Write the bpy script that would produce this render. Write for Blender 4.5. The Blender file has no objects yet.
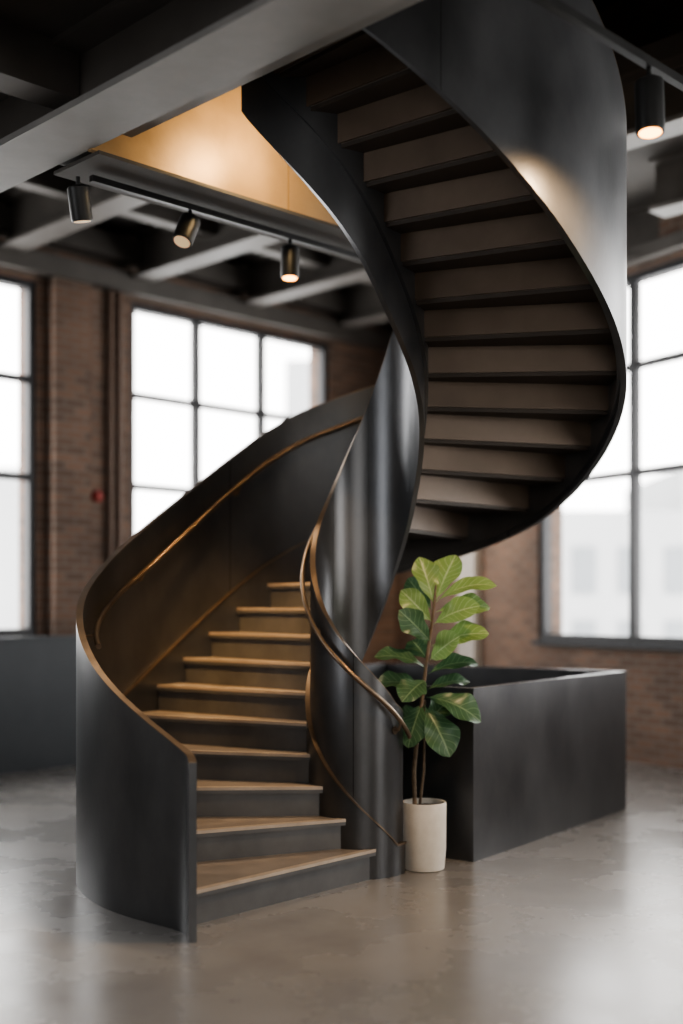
import bpy, math, random
from mathutils import Vector, Matrix
random.seed(7)
R2=math.sqrt(2)
scene=bpy.context.scene
F=1200.0; EYE=1.55

# ---------------------------------------------------------------- materials
def new_mat(name):
    m=bpy.data.materials.new(name); m.use_nodes=True
    nt=m.node_tree; b=nt.nodes['Principled BSDF']
    return m,nt,b
def mat_noise(name,c1,c2,scale=3.0,detail=6,rough=(0.4,0.5),metal=0.0,bump=0.0,bscale=40,stretch=(1,1,1),spec=None):
    m,nt,b=new_mat(name); N=nt.nodes; L=nt.links
    tc=N.new('ShaderNodeTexCoord'); mp=N.new('ShaderNodeMapping'); mp.inputs['Scale'].default_value=stretch
    L.new(tc.outputs['Object'],mp.inputs['Vector'])
    n=N.new('ShaderNodeTexNoise'); n.inputs['Scale'].default_value=scale; n.inputs['Detail'].default_value=detail; n.inputs['Roughness'].default_value=0.6
    L.new(mp.outputs[0],n.inputs['Vector'])
    r=N.new('ShaderNodeValToRGB'); r.color_ramp.elements[0].position=0.2; r.color_ramp.elements[1].position=0.8
    r.color_ramp.elements[0].color=(*c1,1); r.color_ramp.elements[1].color=(*c2,1)
    L.new(n.outputs['Fac'],r.inputs[0]); L.new(r.outputs[0],b.inputs['Base Color'])
    mr=N.new('ShaderNodeMapRange'); mr.inputs[1].default_value=0.2; mr.inputs[2].default_value=0.8
    mr.inputs[3].default_value=rough[0]; mr.inputs[4].default_value=rough[1]
    L.new(n.outputs['Fac'],mr.inputs[0]); L.new(mr.outputs[0],b.inputs['Roughness'])
    b.inputs['Metallic'].default_value=metal
    if spec is not None: b.inputs['Specular IOR Level'].default_value=spec
    if bump>0:
        n2=N.new('ShaderNodeTexNoise'); n2.inputs['Scale'].default_value=bscale; n2.inputs['Detail'].default_value=4
        L.new(mp.outputs[0],n2.inputs['Vector'])
        bp=N.new('ShaderNodeBump'); bp.inputs['Strength'].default_value=bump; bp.inputs['Distance'].default_value=0.01
        L.new(n2.outputs['Fac'],bp.inputs['Height']); L.new(bp.outputs[0],b.inputs['Normal'])
    return m
M={}
M['steel']=mat_noise('blackened_steel',(0.085,0.088,0.094),(0.165,0.168,0.174),2.8,9,(0.30,0.39),0.82,0.05,45,(1,1,0.6))
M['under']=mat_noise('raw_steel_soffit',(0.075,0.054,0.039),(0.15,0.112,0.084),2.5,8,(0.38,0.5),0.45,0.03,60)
M['soffit']=mat_noise('shaded_soffit',(0.03,0.023,0.018),(0.06,0.046,0.036),3,6,(0.55,0.65),0.3)  # shade under the treads put into the colour, darker than the riser backs
M['tread']=mat_noise('worn_tread',(0.14,0.122,0.107),(0.30,0.262,0.23),7,11,(0.36,0.55),0.15,0.12,90,(1,1,1))
M['riser']=mat_noise('riser_steel',(0.10,0.102,0.105),(0.17,0.172,0.175),4,8,(0.36,0.48),0.45,0.03,60)
M['bronze']=mat_noise('dark_bronze',(0.19,0.145,0.108),(0.28,0.215,0.16),10,3,(0.30,0.40),0.88)
M['nosing']=mat_noise('nosing_bronze',(0.42,0.35,0.285),(0.56,0.475,0.39),10,3,(0.35,0.45),0.4)
M['brass']=mat_noise('brushed_brass_fascia',(0.19,0.12,0.055),(0.44,0.29,0.145),1.6,10,(0.40,0.55),0.3,0.15,14)
M['floor']=mat_noise('polished_concrete',(0.150,0.145,0.140),(0.250,0.240,0.232),1.5,7,(0.20,0.34),0.0,0.0,25)
M['ceil']=mat_noise('dark_ceiling',(0.04,0.036,0.032),(0.07,0.062,0.056),3,5,(0.7,0.8))
M['beam']=mat_noise('painted_beam',(0.055,0.049,0.044),(0.095,0.085,0.076),3,5,(0.5,0.65))
M['gbeam']=mat_noise('grey_girder',(0.14,0.137,0.133),(0.27,0.262,0.252),2,9,(0.45,0.6),0.2,0.05,30)
M['frame']=mat_noise('window_frame_steel',(0.02,0.02,0.022),(0.035,0.035,0.037),8,3,(0.45,0.55),0.3)
M['black']=mat_noise('black_metal',(0.015,0.015,0.015),(0.03,0.03,0.03),8,3,(0.4,0.5),0.4)
M['dwall']=mat_noise('dark_panel_wall',(0.03,0.036,0.043),(0.05,0.056,0.063),3,5,(0.5,0.6))
M['plaster']=mat_noise('grey_plaster',(0.17,0.155,0.14),(0.23,0.215,0.195),3,5,(0.8,0.9))
M['column']=mat_noise('pale_plaster',(0.36,0.33,0.30),(0.46,0.43,0.39),3,5,(0.8,0.9))
M['pot']=mat_noise('ceramic_pot',(0.60,0.55,0.48),(0.76,0.71,0.64),14,8,(0.5,0.65),0,0.1,120)
M['soil']=mat_noise('soil',(0.02,0.014,0.01),(0.06,0.04,0.03),40,6,(0.9,1),0,0.8,60)
M['bark']=mat_noise('bark',(0.10,0.07,0.045),(0.22,0.16,0.11),30,6,(0.8,0.9),0,0.5,90)
M['pale']=mat_noise('pale_facade',(0.26,0.265,0.27),(0.32,0.325,0.33),0.5,3,(0.8,0.9))
M['facwin']=mat_noise('facade_window',(0.13,0.14,0.15),(0.17,0.18,0.19),0.5,3,(0.4,0.5))
M['red']=mat_noise('red_enamel',(0.22,0.02,0.015),(0.26,0.03,0.02),5,2,(0.5,0.6))
M['pipe']=mat_noise('painted_conduit',(0.14,0.09,0.065),(0.18,0.12,0.09),5,2,(0.5,0.6))
def brick():
    m,nt,b=new_mat('brick'); N=nt.nodes; L=nt.links
    uv=N.new('ShaderNodeUVMap'); bt=N.new('ShaderNodeTexBrick')
    bt.inputs['Scale'].default_value=1.0; bt.inputs['Brick Width'].default_value=0.23; bt.inputs['Row Height'].default_value=0.078
    bt.inputs['Mortar Size'].default_value=0.009; bt.inputs['Color1'].default_value=(0.235,0.132,0.088,1); bt.inputs['Color2'].default_value=(0.13,0.08,0.058,1)
    bt.inputs['Mortar'].default_value=(0.20,0.168,0.14,1); bt.inputs['Bias'].default_value=0.0
    L.new(uv.outputs[0],bt.inputs['Vector'])
    n=N.new('ShaderNodeTexNoise'); n.inputs['Scale'].default_value=1.5; n.inputs['Detail'].default_value=6; L.new(uv.outputs[0],n.inputs['Vector'])
    mx=N.new('ShaderNodeMixRGB'); mx.blend_type='MULTIPLY'; mx.inputs[0].default_value=0.6
    L.new(bt.outputs['Color'],mx.inputs[1]); L.new(n.outputs['Fac'],mx.inputs[2]); 
    g=N.new('ShaderNodeGamma'); g.inputs[1].default_value=0.95; L.new(mx.outputs[0],g.inputs[0]); L.new(g.outputs[0],b.inputs['Base Color'])
    b.inputs['Roughness'].default_value=0.85
    bp=N.new('ShaderNodeBump'); bp.inputs['Strength'].default_value=0.5; bp.inputs['Distance'].default_value=0.01; bp.invert=True
    L.new(bt.outputs['Fac'],bp.inputs['Height']); L.new(bp.outputs[0],b.inputs['Normal'])
    return m
M['brick']=brick()
def leafmat(name,c1,c2,vein):
    m,nt,b=new_mat(name); N=nt.nodes; L=nt.links
    uv=N.new('ShaderNodeUVMap'); sp=N.new('ShaderNodeSeparateXYZ'); L.new(uv.outputs[0],sp.inputs[0])
    def math_(op,a,b_=None):
        k=N.new('ShaderNodeMath'); k.operation=op
        for i,v in enumerate((a,b_)):
            if v is None: continue
            if isinstance(v,(int,float)): k.inputs[i].default_value=v
            else: L.new(v,k.inputs[i])
        return k.outputs[0]
    av=math_('ABSOLUTE',math_('SUBTRACT',sp.outputs['Y'],0.5))
    mid=math_('LESS_THAN',av,0.025)
    t=math_('SUBTRACT',sp.outputs['X'],math_('MULTIPLY',av,0.45))
    fr=math_('FRACT',math_('MULTIPLY',t,8.0))
    side=math_('LESS_THAN',math_('ABSOLUTE',math_('SUBTRACT',fr,0.5)),0.06)
    v=math_('MAXIMUM',mid,math_('MULTIPLY',side,0.6))
    n=N.new('ShaderNodeTexNoise'); n.inputs['Scale'].default_value=6; tc=N.new('ShaderNodeTexCoord'); L.new(tc.outputs['Object'],n.inputs['Vector'])
    m1=N.new('ShaderNodeMixRGB'); m1.inputs[1].default_value=(*c1,1); m1.inputs[2].default_value=(*c2,1); L.new(n.outputs['Fac'],m1.inputs[0])
    m2=N.new('ShaderNodeMixRGB'); m2.inputs[2].default_value=(*vein,1); L.new(m1.outputs[0],m2.inputs[1]); L.new(v,m2.inputs[0])
    L.new(m2.outputs[0],b.inputs['Base Color']); b.inputs['Roughness'].default_value=0.34
    tr=N.new('ShaderNodeBsdfTranslucent'); L.new(m2.outputs[0],tr.inputs[0])
    ms=N.new('ShaderNodeMixShader'); ms.inputs[0].default_value=0.3
    L.new(b.outputs[0],ms.inputs[1]); L.new(tr.outputs[0],ms.inputs[2]); L.new(ms.outputs[0],N['Material Output'].inputs[0])
    bp=N.new('ShaderNodeBump'); bp.inputs['Strength'].default_value=0.4; bp.inputs['Distance'].default_value=0.01; L.new(v,bp.inputs['Height']); L.new(bp.outputs[0],b.inputs['Normal'])
    return m
M['leaf_y']=leafmat('leaf_young',(0.17,0.28,0.08),(0.27,0.40,0.14),(0.42,0.52,0.28))
M['leaf_m']=leafmat('leaf_mature',(0.05,0.115,0.06),(0.09,0.175,0.08),(0.22,0.32,0.18))
def emis(name,col,st):
    m,nt,b=new_mat(name); b.inputs['Base Color'].default_value=(*col,1); b.inputs['Emission Color'].default_value=(*col,1); b.inputs['Emission Strength'].default_value=st
    return m
M['bulb']=emis('lamp_lens_lit',(1.0,0.40,0.09),12)
M['bulb_dim']=emis('lamp_lens_dim',(1.0,0.7,0.4),0.3)

# ---------------------------------------------------------------- mesh helpers
def mk(name,verts,faces,mat,parent=None,smooth=False,uvs=None,fm=None):
    me=bpy.data.meshes.new(name); me.from_pydata([tuple(v) for v in verts],[],faces)
    mats=mat if isinstance(mat,list) else [mat]
    for k in mats: me.materials.append(M[k])
    if fm:
        for p,i in zip(me.polygons,fm): p.material_index=i
    if uvs is not None:
        ul=me.uv_layers.new(name='UVMap')
        for lo in me.loops: ul.data[lo.index].uv=uvs[lo.vertex_index]
    if smooth:
        for p in me.polygons: p.use_smooth=True
    me.update()
    if smooth: me.set_sharp_from_angle(angle=0.7)
    o=bpy.data.objects.new(name,me); scene.collection.objects.link(o)
    if parent: o.parent=parent
    return o
def empty(name):
    o=bpy.data.objects.new(name,None); scene.collection.objects.link(o); return o
def prism(name,poly,z0,z1,mat,parent=None):
    n=len(poly)
    A=sum(poly[i][0]*poly[(i+1)%n][1]-poly[(i+1)%n][0]*poly[i][1] for i in range(n))
    if A<0: poly=poly[::-1]
    v=[(x,y,z0) for x,y in poly]+[(x,y,z1) for x,y in poly]
    f=[tuple(range(n))[::-1],tuple(range(n,2*n))]+[(i,(i+1)%n,n+(i+1)%n,n+i) for i in range(n)]
    return mk(name,v,f,mat,parent)
BF=[(0,3,2,1),(4,5,6,7),(0,1,5,4),(1,2,6,5),(2,3,7,6),(3,0,4,7)]
def boxes_dir(name,org,d,items,mat,parent=None):
    d=Vector(d).normalized(); n=Vector((-d.y,d.x)); vs=[];fs=[];uv=[]
    for s0,s1,o0,o1,z0,z1 in items:
        b=len(vs)
        for z in (z0,z1):
            for s,o in ((s0,o0),(s1,o0),(s1,o1),(s0,o1)):
                p=Vector(org)+d*s+n*o; vs.append((p.x,p.y,z)); uv.append((s+o,z))
        fs+=[tuple(b+i for i in f) for f in BF]
    return mk(name,vs,fs,mat,parent,uvs=uv)
def tube(name,pts,r,mat,parent=None,seg=10,closed_caps=True):
    vs=[];fs=[]
    P=[Vector(p) for p in pts]; n=len(P)
    rr=r if isinstance(r,(list,tuple)) else [r]*n
    up=Vector((0,0,1))
    for i,p in enumerate(P):
        t=(P[min(i+1,n-1)]-P[max(i-1,0)]).normalized()
        a=up if abs(t.dot(up))<0.95 else Vector((1,0,0))
        x=t.cross(a).normalized(); y=x.cross(t).normalized()
        for k in range(seg):
            an=2*math.pi*k/seg; vs.append(p+(x*math.cos(an)+y*math.sin(an))*rr[i])
    for i in range(n-1):
        for k in range(seg):
            a=i*seg+k; b=i*seg+(k+1)%seg; fs.append((a,b,b+seg,a+seg))
    fs.append(tuple(range(seg))[::-1]); fs.append(tuple(range((n-1)*seg,n*seg)))
    return mk(name,vs,fs,mat,parent,smooth=True)
def lathe(name,prof,mat,parent=None,seg=48,loc=(0,0,0)):
    vs=[];fs=[]
    for r,z in prof:
        for k in range(seg):
            a=2*math.pi*k/seg; vs.append((loc[0]+r*math.cos(a),loc[1]+r*math.sin(a),loc[2]+z))
    n=len(prof)
    for i in range(n-1):
        for k in range(seg):
            a=i*seg+k;b=i*seg+(k+1)%seg; fs.append((a,b,b+seg,a+seg))
    fs.append(tuple(range(seg))[::-1]); fs.append(tuple(range((n-1)*seg,n*seg)))
    return mk(name,vs,fs,mat,parent,smooth=True)
def herm(tab):
    xs=[t[0] for t in tab]; ys=[t[1] for t in tab]; n=len(xs)
    m=[]
    for i in range(n):
        if i==0: m.append((ys[1]-ys[0])/(xs[1]-xs[0]))
        elif i==n-1: m.append((ys[-1]-ys[-2])/(xs[-1]-xs[-2]))
        else:
            d0=(ys[i]-ys[i-1])/(xs[i]-xs[i-1]); d1=(ys[i+1]-ys[i])/(xs[i+1]-xs[i]); h0=xs[i]-xs[i-1]; h1=xs[i+1]-xs[i]
            m.append((d0*h1+d1*h0)/(h0+h1))
    def f(x):
        if x<=xs[0]: return ys[0]+m[0]*(x-xs[0])
        if x>=xs[-1]: return ys[-1]+m[-1]*(x-xs[-1])
        i=0
        while x>xs[i+1]: i+=1
        h=xs[i+1]-xs[i]; t=(x-xs[i])/h
        return (2*t**3-3*t*t+1)*ys[i]+(t**3-2*t*t+t)*h*m[i]+(-2*t**3+3*t*t)*ys[i+1]+(t**3-t*t)*h*m[i+1]
    return f

# ---------------------------------------------------------------- staircase
C=Vector((0.09,7.10)); CI=Vector((0.125,7.10)); RH=0.17
oa=herm([(0.2,244.6),(0.6,241.8),(1,237.5),(2,213),(3,190),(4,172),(5,157),(6,146),(7,137),(8,129),(9,121),(10,112.5),(11,101),(12,83),(13,59),(14,39.5),(15,26),(16,14),(17,2),(18,-11),(19,-23),(20,-34.5),(21,-45),(22,-54),(23,-62.5),(24,-70.5),(25,-78.5),(26,-86.5),(27,-94.5),(28,-102)])
orr=herm([(0.2,1.76),(0.6,1.66),(1,1.60),(2,1.585),(3,1.585),(10,1.58),(14,1.52),(17,1.515),(20,1.53),(23,1.57),(28,1.60)])
ia=herm([(-0.8,334),(0,312),(1,281),(2,251),(3,224),(4,201),(5,180),(6,158),(7,137),(8,120),(9,105),(10,90),(11,76),(12,62),(13,49),(14,34),(15,19),(16,4),(17,-13),(18,-31),(19,-49),(20,-63),(21,-74.5),(22,-83.5),(23,-91),(24,-98.5),(25,-106.5),(26,-114.5),(27,-122),(28,-128)])
ir=herm([(-0.8,0.26),(0,0.28),(1,0.305),(3,0.31),(13,0.30),(14,0.305),(15,0.315),(16,0.33),(17,0.36),(18,0.41),(19,0.49),(20,0.58),(21,0.68),(22,0.79),(23,0.90),(24,0.985),(25,1.06),(26,1.11),(27,1.14),(28,1.15)])
def PO(s):
    a=math.radians(oa(s)); return C+Vector((math.cos(a),math.sin(a)))*orr(s)
def PI(s):
    a=math.radians(ia(s)); return CI+Vector((math.cos(a),math.sin(a)))*ir(s)
def LN(P,s):
    t=(P(s+0.02)-P(s-0.02)).normalized(); return Vector((-t.y,t.x))
stair=empty('spiral_staircase')
def ribbon(name,P,s0,s1,n,o0,o1,zb,zt,mat,parent=stair):
    vs=[];fs=[]
    for i in range(n+1):
        s=s0+(s1-s0)*i/n; p=P(s); L=LN(P,s)
        a=p+L*o0; b=p+L*o1; z0=zb(s); z1=zt(s)
        vs+=[(a.x,a.y,z0),(b.x,b.y,z0),(b.x,b.y,z1),(a.x,a.y,z1)]
    for i in range(n):
        k=4*i
        for j in range(4):
            fs.append((k+j,k+4+j,k+4+(j+1)%4,k+(j+1)%4))
    fs.append((0,1,2,3)); e=4*n; fs.append((e+3,e+2,e+1,e))
    return mk(name,vs,fs,mat,parent,smooth=True)
def sm(x,a,b):
    t=max(0,min(1,(x-a)/(b-a))); return t*t*(3-2*t)
goh=herm([(0.2,0.79),(0.6,0.74),(1,0.71),(2,0.86),(3,1.00),(4,1.045),(5,1.09),(6,1.10),(8,1.09),(11,1.10),(14,1.10),(28,1.05)])
g_ot=lambda s: RH*s+goh(s)
g_ob=lambda s: max(0.0, RH*s-0.30-0.9*(1-sm(s,5.0,7.0)))
g_it=lambda s: RH*s+0.98+(0.10*max(0,-s) if s<0 else 0)
g_ib=lambda s: max(0.0, RH*s-0.50-0.5*(1-sm(s,3.0,6.0))-0.06*sm(s,18,22))
ribbon('outer_guard',PO,0.2,27.3,260,0.0,0.036,g_ob,g_ot,'steel')
ribbon('inner_guard',PI,-0.8,27.3,300,-0.03,0.0,g_ib,g_it,'steel')
sk=lambda s: max(0.17,RH*s+0.15)
skb=lambda s: max(0.0,RH*s-0.26)
ribbon('outer_skirt',PO,0.7,27,240,-0.018,0.0,skb,sk,'steel')
ribbon('inner_skirt',PI,-0.55,27,260,0.0,0.022,skb,sk,'steel')
ribbon('outer_skirt_trim',PO,0.7,27,240,-0.026,0.0,sk,lambda s: sk(s)+0.012,'bronze')
ribbon('inner_skirt_trim',PI,-0.55,27,260,0.0,0.03,sk,lambda s: sk(s)+0.012,'bronze')
ribbon('outer_guard_cap',PO,0.2,27.3,260,-0.001,0.037,g_ot,lambda s: g_ot(s)+0.006,'bronze')
ribbon('inner_guard_cap',PI,-0.8,27.3,300,-0.031,0.001,g_it,lambda s: g_it(s)+0.006,'bronze')
for i,s in enumerate((8.7,13.6)):
    ribbon('outer_seam_%d'%(i+1),PO,s,s+0.025,1,-0.0015,0.0375,g_ob,g_ot,'black')
for i,s in enumerate((1.7,4.6,7.4,10.6)):
    ribbon('inner_seam_%d'%(i+1),PI,s,s+0.03,1,-0.0315,0.0015,g_ib,g_it,'black')
for i,s in enumerate((24.8,)):
    ribbon('outer_seam_%d'%(i+3),PO,s,s+0.01,1,-0.0015,0.0375,g_ob,g_ot,'black')
def cross(s):
    return PI(s),PO(s)
def strip_solid(V,Fc,ss,z0,z1):
    base=len(V)
    for s in ss:
        a,b=cross(s)
        V+= [(a.x,a.y,z0),(b.x,b.y,z0),(b.x,b.y,z1),(a.x,a.y,z1)]
    n=len(ss)-1
    for i in range(n):
        k=base+4*i
        for j in range(4): Fc.append((k+j,k+4+j,k+4+(j+1)%4,k+(j+1)%4))
    Fc.append((base,base+1,base+2,base+3)); e=base+4*n; Fc.append((e+3,e+2,e+1,e))
def line_solid(V,Fc,s,fwd,th,z0,z1):
    a,b=cross(s); d=(b-a).normalized(); n=Vector((-d.y,d.x))
    m=(a+b)/2; m2=(PI(s-0.3)+PO(s-0.3))/2
    if (m2-m).dot(n)<0: n=-n
    base=len(V)
    q=[a+n*fwd,b+n*fwd,b+n*(fwd-th),a+n*(fwd-th)]
    for z in (z0,z1):
        for p in q: V.append((p.x,p.y,z))
    Fc+= [tuple(base+i for i in f) for f in BF]
tv=[];tf=[];rv=[];rf=[];nv=[];nf=[];sv=[];sf=[];bv=[];bf=[];fv=[];ff=[]
for k in range(1,28):
    z=RH*k
    strip_solid(tv,tf,[k+j/4 for j in range(5)],z-0.012,z)
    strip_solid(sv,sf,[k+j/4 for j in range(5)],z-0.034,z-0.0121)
    line_solid(nv,nf,k,0.022,0.040,z-0.016,z+0.0015)
    line_solid(fv,ff,k,0.021,0.03,z-0.036,z-0.0161)
    line_solid(rv,rf,k,0.0,0.008,z-RH,z-0.034)
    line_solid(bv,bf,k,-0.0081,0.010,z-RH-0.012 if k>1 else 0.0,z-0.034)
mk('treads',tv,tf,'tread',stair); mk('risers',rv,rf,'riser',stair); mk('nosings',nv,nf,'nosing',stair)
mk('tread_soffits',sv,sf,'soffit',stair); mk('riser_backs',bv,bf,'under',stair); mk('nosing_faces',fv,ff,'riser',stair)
def rail(name,P,s0,s1,n,off,zf,r,brs):
    pts=[]
    for i in range(n+1):
        s=s0+(s1-s0)*i/n; p=P(s)+LN(P,s)*off; pts.append((p.x,p.y,zf(s)))
    tube(name,pts,r,'bronze',stair,12)
    for j,s in enumerate(brs):
        p=P(s); L=LN(P,s); q=p+L*off; z=zf(s)
        tube(name+'_bracket_%d'%(j+1),[(p.x,p.y,z-0.055),((p+L*off*0.7).x,(p+L*off*0.7).y,z-0.05),(q.x,q.y,z-0.01)],0.008,'bronze',stair,8)
        e_=0.008*(1 if off>0 else -1)
        tube(name+'_rose_%d'%(j+1),[(p.x,p.y,z-0.055),((p+L*e_).x,(p+L*e_).y,z-0.055)],0.024,'bronze',stair,14)
rail('outer_handrail',PO,2.6,27,240,-0.075,lambda s: RH*s+0.88,0.016,[3.2,5.2,8.9,12,15,18,21,24])
rail('inner_handrail',PI,-0.6,27,260,0.046,lambda s: RH*s+0.87+(0.03*max(0,-s)),0.014,[0.1,3.4,6.5,10,13,16,19,22,25])

# ---------------------------------------------------------------- a/b helpers (diagonal building grid)
def AB(a,b): return ((a-b)/R2,(a+b)/R2)
def abbox(name,a0,a1,b0,b1,z0,z1,mat,parent=None):
    return prism(name,[AB(a0,b0),AB(a1,b0),AB(a1,b1),AB(a0,b1)],z0,z1,mat,parent)
prism('floor',[(-6.3,-4.3),(6.3,-4.3),(6.3,6.9),(0.8,16.2),(-6.3,9.2)],-0.2,0.0,'floor')
land=empty('mezzanine_floor')
abbox('slab',-0.5,3.80,-3.5,7.8,4.40,4.60,'ceil',land)
bo=(PO(27.9).y-PO(27.9).x)/R2
prism('landing_plate',[tuple(PI(27.6)),tuple(PO(27.9)),AB(3.7,bo-0.3),AB(3.7,(PI(27.6).y-PI(27.6).x)/R2+0.3)],4.42,4.585,'gbeam',land)
def ibeam_b(name,a0,a1,b0,b1,z0,z1,mat,parent,mat2=None):
    am=(a0+a1)/2
    abbox(name+'_flange_low',a0,a1,b0,b1,z0,z0+0.035,mat,parent)
    abbox(name+'_web',am-0.02,am+0.02,b0,b1,z0+0.035,z1-0.03,mat2 or mat,parent)
    abbox(name+'_flange_top',a0,a1,b0,b1,z1-0.03,z1,mat2 or mat,parent)
fb=land
ibeam_b('girder',3.24,3.61,-3.5,7.8,4.00,4.40,'gbeam',fb,'beam')
abbox('slab_edge_angle',3.70,3.82,-3.5,5.44,4.10,4.40,'gbeam',fb)
for i,b in enumerate((0.2,1.9,3.6,5.3,7.0)):
    abbox('joist_%d'%(i+1),-0.4,3.40,b,b+0.2,4.14,4.40,'beam',fb)
abbox('cross_joist_1',2.3,2.5,-3.5,7.8,4.10,4.40,'beam',fb)
fg=empty('brass_fascia_girder')
abbox('fascia_panel',3.60,5.02,5.49,5.53,3.99,5.39,'brass',fg)
abbox('fascia_panel_2',5.03,8.6,5.49,5.53,3.99,5.39,'brass',fg)
abbox('girder_body',3.63,8.6,5.53,5.88,4.02,5.39,'ceil',fg)
abbox('lower_flange',3.63,8.6,5.47,5.92,3.97,3.99,'ceil',fg)
H=5.4; HT=7.6
abbox('ceiling',3.61,12.5,5.5,10.6,H,H+0.15,'ceil')
abbox('ceiling_rear',7.6,13.5,-2.5,5.5,H,H+0.15,'ceil')
abbox('ceiling_side',3.61,7.6,-3.0,3.05,H,H+0.15,'ceil')
prism('upper_ceiling',[(-6.3,-4.3),(6.3,-4.3),(6.3,6.9),(0.8,16.2),(-6.3,9.2)],HT,HT+0.15,'ceil')
cb=empty('ceiling_beam')
for i,a in enumerate((4.2,5.7,7.2,8.7,10.2)):
    ibeam_b('beam_%d'%(i+1),a,a+0.26,5.9,10.3,4.92,H,'beam',cb)
for i,b in enumerate((7.3,9.0)):
    abbox('purlin_%d'%(i+1),3.61,11.5,b,b+0.16,5.1,H,'beam',cb)
rb=empty('rear_ceiling_beam')
for i,a in enumerate((7.6,9.2,10.6)):
    ibeam_b('rbeam_%d'%(i+1),a,a+0.26,-1.8,5.45,4.95,H,'gbeam',rb,'beam')
abbox('rear_purlin',3.9,7.6,2.85,3.05,4.9,H,'beam',rb)
for i,a in enumerate((4.6,6.2)):
    ibeam_b('sbeam_%d'%(i+1),a,a+0.24,-2.2,2.85,4.98,H,'gbeam',rb,'beam')

# ---------------------------------------------------------------- walls with windows
corner=Vector((0.695,15.43))
def wall(name,org,end,openings,ztop,thick,mat,side):
    org=Vector(org);end=Vector(end); d=end-org; Ln=d.length; d.normalize()
    o0,o1=(0,thick) if side>0 else (-thick,0)
    cuts=sorted(openings); items=[]; s=0
    for (s0,s1,z0,z1) in cuts:
        if s0>s: items.append((s,s0,o0,o1,0,ztop))
        items.append((s0,s1,o0,o1,0,z0)); items.append((s0,s1,o0,o1,z1,ztop)); s=s1
    if s<Ln: items.append((s,Ln,o0,o1,0,ztop))
    return boxes_dir(name,org,d,items,mat)
Lo=Vector((-6.0,8.74)); Ld=(corner-Lo).normalized(); LL=(corner-Lo).length
def s_px(org,d,x):
    r=(x-341.5)/F
    return (r*org.y-org.x)/(d.x-r*d.y)
sw=lambda x: s_px(Lo,Ld,x)
w1=(0.3,sw(37),1.25,4.72); w2=(sw(131),sw(329),1.25,4.72)
wall('wall_left',Lo,corner,[w1,w2],HT,0.35,'brick',1)
Re=Vector((6.0,6.65)); Rd=(Re-corner).normalized(); RL=(Re-corner).length
sr=lambda x: s_px(corner,Rd,x)
w3=(sr(538),sr(760),1.17,4.82); w4=(sr(760)+0.6,RL-0.2,1.17,4.82)
wall('wall_right',corner,Re,[w3,w4] if w4[1]>w4[0]+0.3 else [w3],HT,0.35,'brick',1)
boxes_dir('trim_3',corner,Rd,[(sr(464),sr(481),-0.10,-0.002,0,4.85)],'column')
def window(name,org,d,w,vs,zs):
    e=empty(name); s0,s1,z0,z1=w; t=0.07; it=[]
    it+=[(s0,s0+t,0.03,0.13,z0,z1),(s1-t,s1,0.03,0.13,z0,z1),(s0,s1,0.02,0.14,z0,z0+t),(s0,s1,0.02,0.14,z1-t,z1)]
    for v in vs: it.append((v-0.045,v+0.045,0.04,0.12,z0,z1))
    for z in zs: it.append((s0,s1,0.05,0.11,z-0.035,z+0.035))
    boxes_dir('frame',org,d,it,'frame',e)
    boxes_dir('sill',org,d,[(s0-0.05,s1+0.05,-0.06,0.35,z0-0.05,z0)],'frame',e)
window('window_1',Lo,Ld,w1,[w1[1]-1.0*i for i in range(1,5) if w1[1]-1.0*i>w1[0]+.3],[3.76,2.80])
window('window_2',Lo,Ld,w2,[sw(200),sw(265)],[3.76,2.80])
window('window_3',corner,Rd,w3,[sr(629),sr(700)],[3.92,2.86])
if w4[1]>w4[0]+0.3: window('window_4',corner,Rd,w4,[(w4[0]+w4[1])/2],[3.92,2.86])
prism('wall_side_left',[(-6.3,-4.3),(-6.0,-4.3),(-6.0,8.74),(-6.3,9.0)],0,HT,'plaster')
prism('wall_side_right',[(6.3,-4.3),(6.0,-4.3),(6.0,6.65),(6.3,6.8)],0,HT,'plaster')
prism('wall_front',[(-6.3,-4.0),(6.3,-4.0),(6.3,-4.3),(-6.3,-4.3)],0,HT,'plaster')
boxes_dir('trim_1',Lo,Ld,[(0,LL,-0.14,0,4.78,4.98),(0,LL,-0.22,0,5.08,5.3)],'beam')
boxes_dir('trim_2',corner,Rd,[(0,RL,-0.14,0,4.88,5.02)],'beam')
boxes_dir('low_partition_wall',Lo,Ld,[(0.3,sw(128)+1.2,-0.45,-0.33,0.0,1.22),(0.3,sw(128)+1.2,-0.47,-0.31,1.22,1.25)],'dwall')
boxes_dir('brick_pier',Lo,Ld,[(sw(48),sw(84),-0.13,-0.002,0,4.77)],'brick')
e=empty('conduit_pipes')
for i,x in enumerate((108,117)):
    p=Lo+Ld*sw(x)+Vector((Ld.y,-Ld.x))*0.05
    tube('conduit_%d'%(i+1),[(p.x,p.y,0.0),(p.x,p.y,4.77)],0.03,'pipe',e,12)
nn=Vector((Ld.y,-Ld.x)); p=Lo+Ld*sw(96)
eb=empty('red_alarm_bell')
def q3(o,z): return (p.x+nn.x*o,p.y+nn.y*o,z)
tube('bell',[q3(0.002,2.66),q3(0.05,2.66),q3(0.07,2.66)],[0.06,0.06,0.035],'red',eb,20)
ob=empty('neighbour_building')
def bld(name,x,y,w,d,h):
    prism(name,[(x,y),(x+w,y),(x+w,y+d),(x,y+d)],-6,h,'pale',ob)
bld('block_1',4.5,26,3.4,6,3.6); bld('block_2',8.5,30,9,6,5.0)
boxes_dir('block_windows',(4.5,25.98),(1,0),[(0.5+1.0*i,1.0+1.0*i,-0.02,0.02,0.2+1.6*j,1.2+1.6*j) for i in range(3) for j in range(2)],'facwin',ob)
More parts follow.
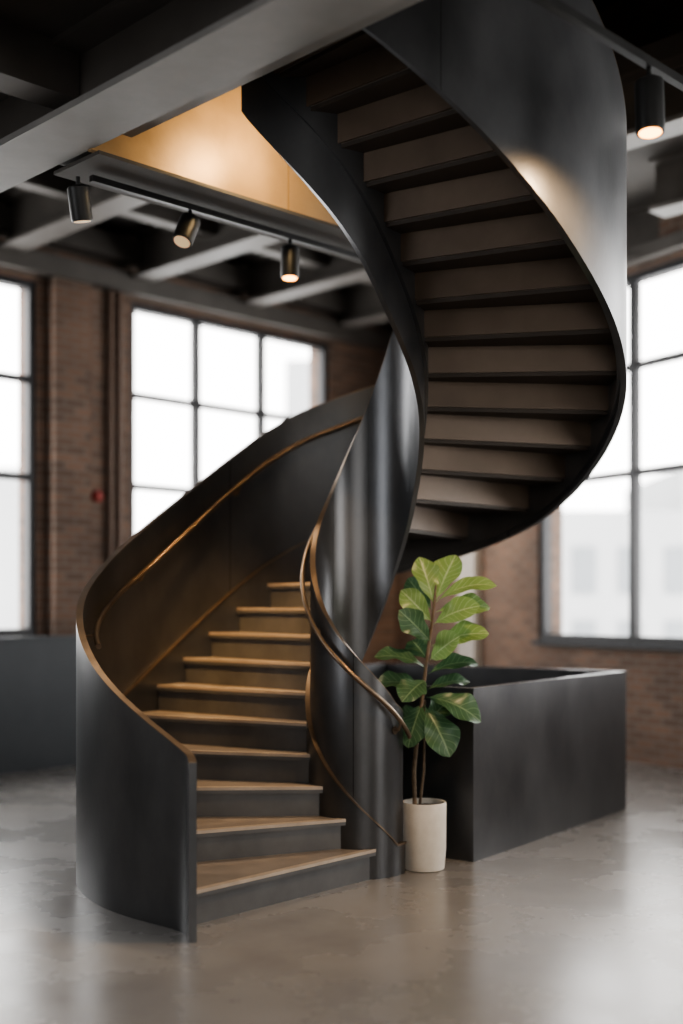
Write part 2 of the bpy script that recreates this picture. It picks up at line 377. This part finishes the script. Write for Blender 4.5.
bld('block_3',-13,30,5,6,5.0); bld('block_4',-1.6,34,2,6,8.5)

# ---------------------------------------------------------------- low steel enclosure (box)
A=Vector((0.795,7.23)); B=Vector((2.16,9.11)); n=Vector((-(B-A).y,(B-A).x)).normalized(); Lb=2.2
HB=1.04; T=0.045
enc=empty('steel_planter_enclosure')
d=(B-A).normalized(); W=(B-A).length
boxes_dir('side_panels',A,d,[(0,W,0,T,0,HB),(W-T,W,T,Lb-T,0,HB),(0,W,Lb-T,Lb,0,HB),(0,T,T,Lb-T,0,HB)],'steel',enc)
boxes_dir('rim_trim',A,d,[(-0.004,W+0.004,-0.004,T+0.004,HB,HB+0.008),(W-T-0.004,W+0.004,T+0.004,Lb-T-0.004,HB,HB+0.008),(-0.004,W+0.004,Lb-T-0.004,Lb+0.004,HB,HB+0.008),(-0.004,T+0.004,T+0.004,Lb-T-0.004,HB,HB+0.008)],'steel',enc)
boxes_dir('inner_base',A,d,[(T,W-T,T,Lb-T,0.0,0.35)],'dwall',enc)

# ---------------------------------------------------------------- plant
pl=empty('potted_fiddle_leaf_fig'); PX,PY=0.485,7.06
lathe('pot',[(0.0,0.0),(0.112,0.0),(0.120,0.006),(0.130,0.12),(0.132,0.385),(0.128,0.395),(0.120,0.392),(0.118,0.35),(0.0,0.35)],'pot',pl,56,(PX,PY,0))
lathe('soil',[(0.0,0.345),(0.119,0.345),(0.119,0.362),(0.06,0.372),(0.0,0.37)],'soil',pl,32,(PX,PY,0))
def w(px,py,dy=0.0):
    Y=PY+dy; return Vector(((px-341.5)/F*Y,Y,EYE-(py-605)/F*Y))
stem=[w(415,815),w(414,770,.01),w(418,730,.0),w(422,700,-.01),w(426,665,0),(w(431,630,.01)),w(434,605,0.0),w(436,585,0)]
tube('trunk',stem,[0.014,0.013,0.012,0.012,0.011,0.010,0.008,0.005],'bark',pl,10)
tube('side_stem',[w(419,812,.03),w(424,770,.04),w(424,735,.03),w(425,700,.02)],[0.009,0.008,0.007,0.005],'bark',pl,8)
lv=[];lf=[];luv=[];lm=[]
def leaf(base,tip,width,nrm,arch=0.15,mi=0,fold=0.22,wave=0.09):
    base=Vector(base);tip=Vector(tip); ax=tip-base; L=ax.length; d=ax.normalized()
    nrm=Vector(nrm); nrm=(nrm-d*nrm.dot(d)).normalized(); side=d.cross(nrm).normalized()
    NL,NW=18,8; b0=len(lv); ph=random.random()*6
    for i in range(NL+1):
        t=i/NL
        c=base+ax*t+nrm*(arch*L*4*t*(1-t)*0.5)
        if t<0.08: wd=0.03
        else:
            tt=(t-0.08)/0.92
            wd=max(0.02,(math.sin(math.pi*min(1,tt**1.15))**0.6)*(0.78+0.24*sm(tt,0.3,0.65)))
            wd*=1+0.05*math.sin(t*17+ph)
        wd*=width/2
        for j in range(NW+1):
            v=j/NW*2-1
            p=c+side*(v*wd)+nrm*(abs(v)*wd*fold + wave*wd*math.sin(ph+t*14+v*2)*v*v*1.6 )
            lv.append(p); luv.append((t,j/NW))
    for i in range(NL):
        for j in range(NW):
            a=b0+i*(NW+1)+j; lf.append((a,a+1,a+NW+2,a+NW+1)); lm.append(mi)
Y_,G_=0,1
LV=[
 ((434,605,0),(419,557,.06),.17,(0.3,-1,.2),.1,Y_),
 ((436,600,0),(456,555,.08),.19,(-.5,-1,.3),.1,Y_),
 ((436,602,0),(497,586,-.02),.15,(0,-.75,1),.3,Y_),
 ((436,612,0),(490,608,.05),.16,(0,-.9,.8),.25,Y_),
 ((434,624,0),(480,606,-.14),.18,(.1,-1,.7),.2,Y_),
 ((432,646,0),(489,634,-.06),.20,(.1,-.8,1),.2,Y_),
 ((432,622,0),(401,590,0),.15,(-.3,-1,.4),.15,Y_),
 ((431,642,0),(399,610,-.05),.16,(-.3,-1,.5),.15,G_),
 ((432,610,0),(408,578,.12),.14,(-.2,-1,.3),.1,G_),
 ((430,660,0),(460,636,-.24),.17,(.1,-1,.5),.1,Y_),
 ((428,670,0),(374,657,-.04),.17,(0,-.5,1),.25,G_),
 ((427,692,0),(374,684,.02),.18,(0,-.6,1),.25,G_),
 ((428,674,0),(478,664,.06),.16,(0,-.6,1),.25,G_),
 ((427,690,0),(470,682,.10),.15,(0,-.5,1),.2,G_),
 ((426,697,0),(481,722,-.05),.21,(.2,-.9,.9),.25,G_),
 ((424,705,0),(450,757,-.10),.22,(.3,-1,.2),.15,G_),
 ((423,702,0),(408,748,-.06),.18,(-.4,-1,.2),.15,G_),
 ((426,680,0),(402,702,-.20),.18,(-.2,-1,.7),.15,G_),
 ((424,725,.03),(450,700,.16),.15,(.1,-1,.6),.15,G_),
 ((428,660,0),(412,640,.18),.16,(-.1,-1,.4),.1,G_),
 ((426,712,0),(398,722,.12),.15,(-.1,-1,.5),.2,G_),
]
for b,t,wd_,nr,ar,mi in LV:
    leaf(w(*b),w(*t),wd_,nr,ar,mi)
mk('leaves',lv,lf,['leaf_y','leaf_m'],pl,smooth=True,uvs=luv,fm=lm)

# ---------------------------------------------------------------- track lights
def spot_head(name,track_pt,ztrack,length,r,tilt,lit,drop=0.07,parent=None):
    x,y=track_pt
    tube(name+'_stem',[(x,y,ztrack),(x,y,ztrack-drop)],0.012,'black',parent,8)
    top=Vector((x,y,ztrack-drop)); d=Vector(tilt).normalized()
    a=top-d*0.02; b=top+d*length
    tube(name+'_can',[a,a+d*0.01,b-d*0.012,b],[r*0.8,r,r,r*0.94],'black',parent,28)
    tube(name+'_lens',[b-d*0.004,b+d*0.002],[r*0.80,r*0.78],'bulb' if lit==2 else 'bulb_dim',parent,24)
    tube(name+'_yoke',[top+Vector((0,0,0.02)),top+Vector((0.0,0,-0.02))],r*0.5,'black',parent,12)
    return b,d
tl=empty('track_light')
abbox('track_rail',3.75,6.9,5.71,5.745,3.915,3.95,'black',tl)
def onb(x,b):
    r=(x-341.5)/F; Y=b*R2/(1-r); return (r*Y,Y)
h1=spot_head('head_1',onb(78,5.73),3.92,0.17,0.060,(0.1,0.2,-1),1,parent=tl)
h2=spot_head('head_2',onb(190,5.73),3.92,0.16,0.064,(-0.28,-0.45,-1),1,parent=tl)
h3=spot_head('head_3',onb(290,5.73),3.92,0.19,0.060,(0.0,-0.1,-1),2,parent=tl)
tr=empty('track_light')
bR=2.90
abbox('track_rail',3.2,6.6,bR-0.02,bR+0.02,4.02,4.06,'black',tr)
for i,a in enumerate((3.9,5.9)):
    x,y=AB(a,bR); tube('hanger_%d'%(i+1),[(x,y,4.06),(x,y,H)],0.008,'black',tr,8)
h4=spot_head('head_1',onb(649,bR),4.02,0.23,0.066,(0.0,-0.1,-1),2,drop=0.08,parent=tr)

def spot(name,loc,d,energy,col=(1,0.66,0.36),size=80,blend=0.6,rad=0.05):
    l=bpy.data.lights.new(name,'SPOT'); l.energy=energy; l.color=col; l.spot_size=math.radians(size); l.spot_blend=blend; l.shadow_soft_size=rad
    o=bpy.data.objects.new(name,l); scene.collection.objects.link(o); o.location=loc
    o.rotation_euler=Vector(d).to_track_quat('-Z','Y').to_euler(); return o
def aim(h,tgt): return (Vector(tgt)-h[0])
spot('spot_lamp_1',h1[0]+h1[1]*0.03,aim(h1,(-0.6,7.95,1.35)),620,size=36,blend=0.9,col=(1,0.58,0.23))
spot('spot_lamp_2',h2[0]+h2[1]*0.02,aim(h2,(-0.6,6.6,0.5)),130,size=50,col=(1,0.76,0.52))
spot('spot_lamp_3',h3[0]+h3[1]*0.02,aim(h3,(-0.55,7.75,1.2)),260,size=50,blend=0.8)
spot('spot_lamp_4',h4[0]+h4[1]*0.02,(-0.35,0.15,-1),260,size=150,blend=0.9)
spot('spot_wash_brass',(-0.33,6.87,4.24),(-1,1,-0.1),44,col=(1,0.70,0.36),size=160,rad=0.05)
spot('spot_fill_corner',(1.1,13.0,4.6),Vector((1.35,14.4,1.6))-Vector((1.1,13.0,4.6)),420,col=(1,0.80,0.60),size=60,rad=0.1)  # added fill to brighten the dark brick corner, no fixture there

def area(name,loc,d,sx,sy,energy,col=(1,1,1),portal=False):
    l=bpy.data.lights.new(name,'AREA'); l.shape='RECTANGLE'; l.size=sx; l.size_y=sy; l.energy=energy; l.color=col
    o=bpy.data.objects.new(name,l); scene.collection.objects.link(o); o.location=loc
    o.rotation_euler=Vector(d).to_track_quat('-Z','Z').to_euler()
    if portal: l.cycles.is_portal=True
    return o
def win_portal(name,org,d,w_):
    s0,s1,z0,z1=w_; n_=Vector((-d.y,d.x)); p=Vector(org)+d*((s0+s1)/2)+n_*0.34
    area(name,(p.x,p.y,(z0+z1)/2),(-n_.x,-n_.y,0),s1-s0,z1-z0,1,portal=True)
win_portal('portal_1',Lo,Ld,w1); win_portal('portal_2',Lo,Ld,w2); win_portal('portal_3',corner,Rd,w3)
if w4[1]>w4[0]+0.3: win_portal('portal_4',corner,Rd,w4)
area('fill_front',(1.5,-3.7,2.9),(-0.1,1,-0.02),5,3.2,150,(1,0.96,0.91))  # added fill from behind the camera, the wall there is solid
area('fill_side_left',(-5.8,2.5,2.6),(1,0.25,-0.05),4,2.8,150,(0.97,0.98,1))  # unseen fill light added just inside the solid left wall
area('fill_side_right',(5.8,3.0,2.6),(-1,0.2,-0.05),4,2.8,175,(1.0,0.97,0.93))  # unseen fill added to lift the guards, no window in this wall

wd=bpy.data.worlds.new('overcast_sky'); scene.world=wd; wd.use_nodes=True
bg=wd.node_tree.nodes['Background']; bg.inputs[0].default_value=(1.0,0.99,0.975,1); bg.inputs[1].default_value=8.5
try: scene.view_settings.look='AgX - Medium High Contrast'
except Exception as ex: print(ex)

cam=bpy.data.cameras.new('camera'); co=bpy.data.objects.new('camera',cam); scene.collection.objects.link(co)
co.location=(0,0,EYE); co.rotation_euler=(math.pi/2,0,0)
cam.sensor_fit='AUTO'; cam.sensor_width=36; cam.lens=F/1024*36; cam.shift_y=93/1024
cam.dof.use_dof=True; cam.dof.focus_distance=6.4; cam.dof.aperture_fstop=0.5
scene.camera=co
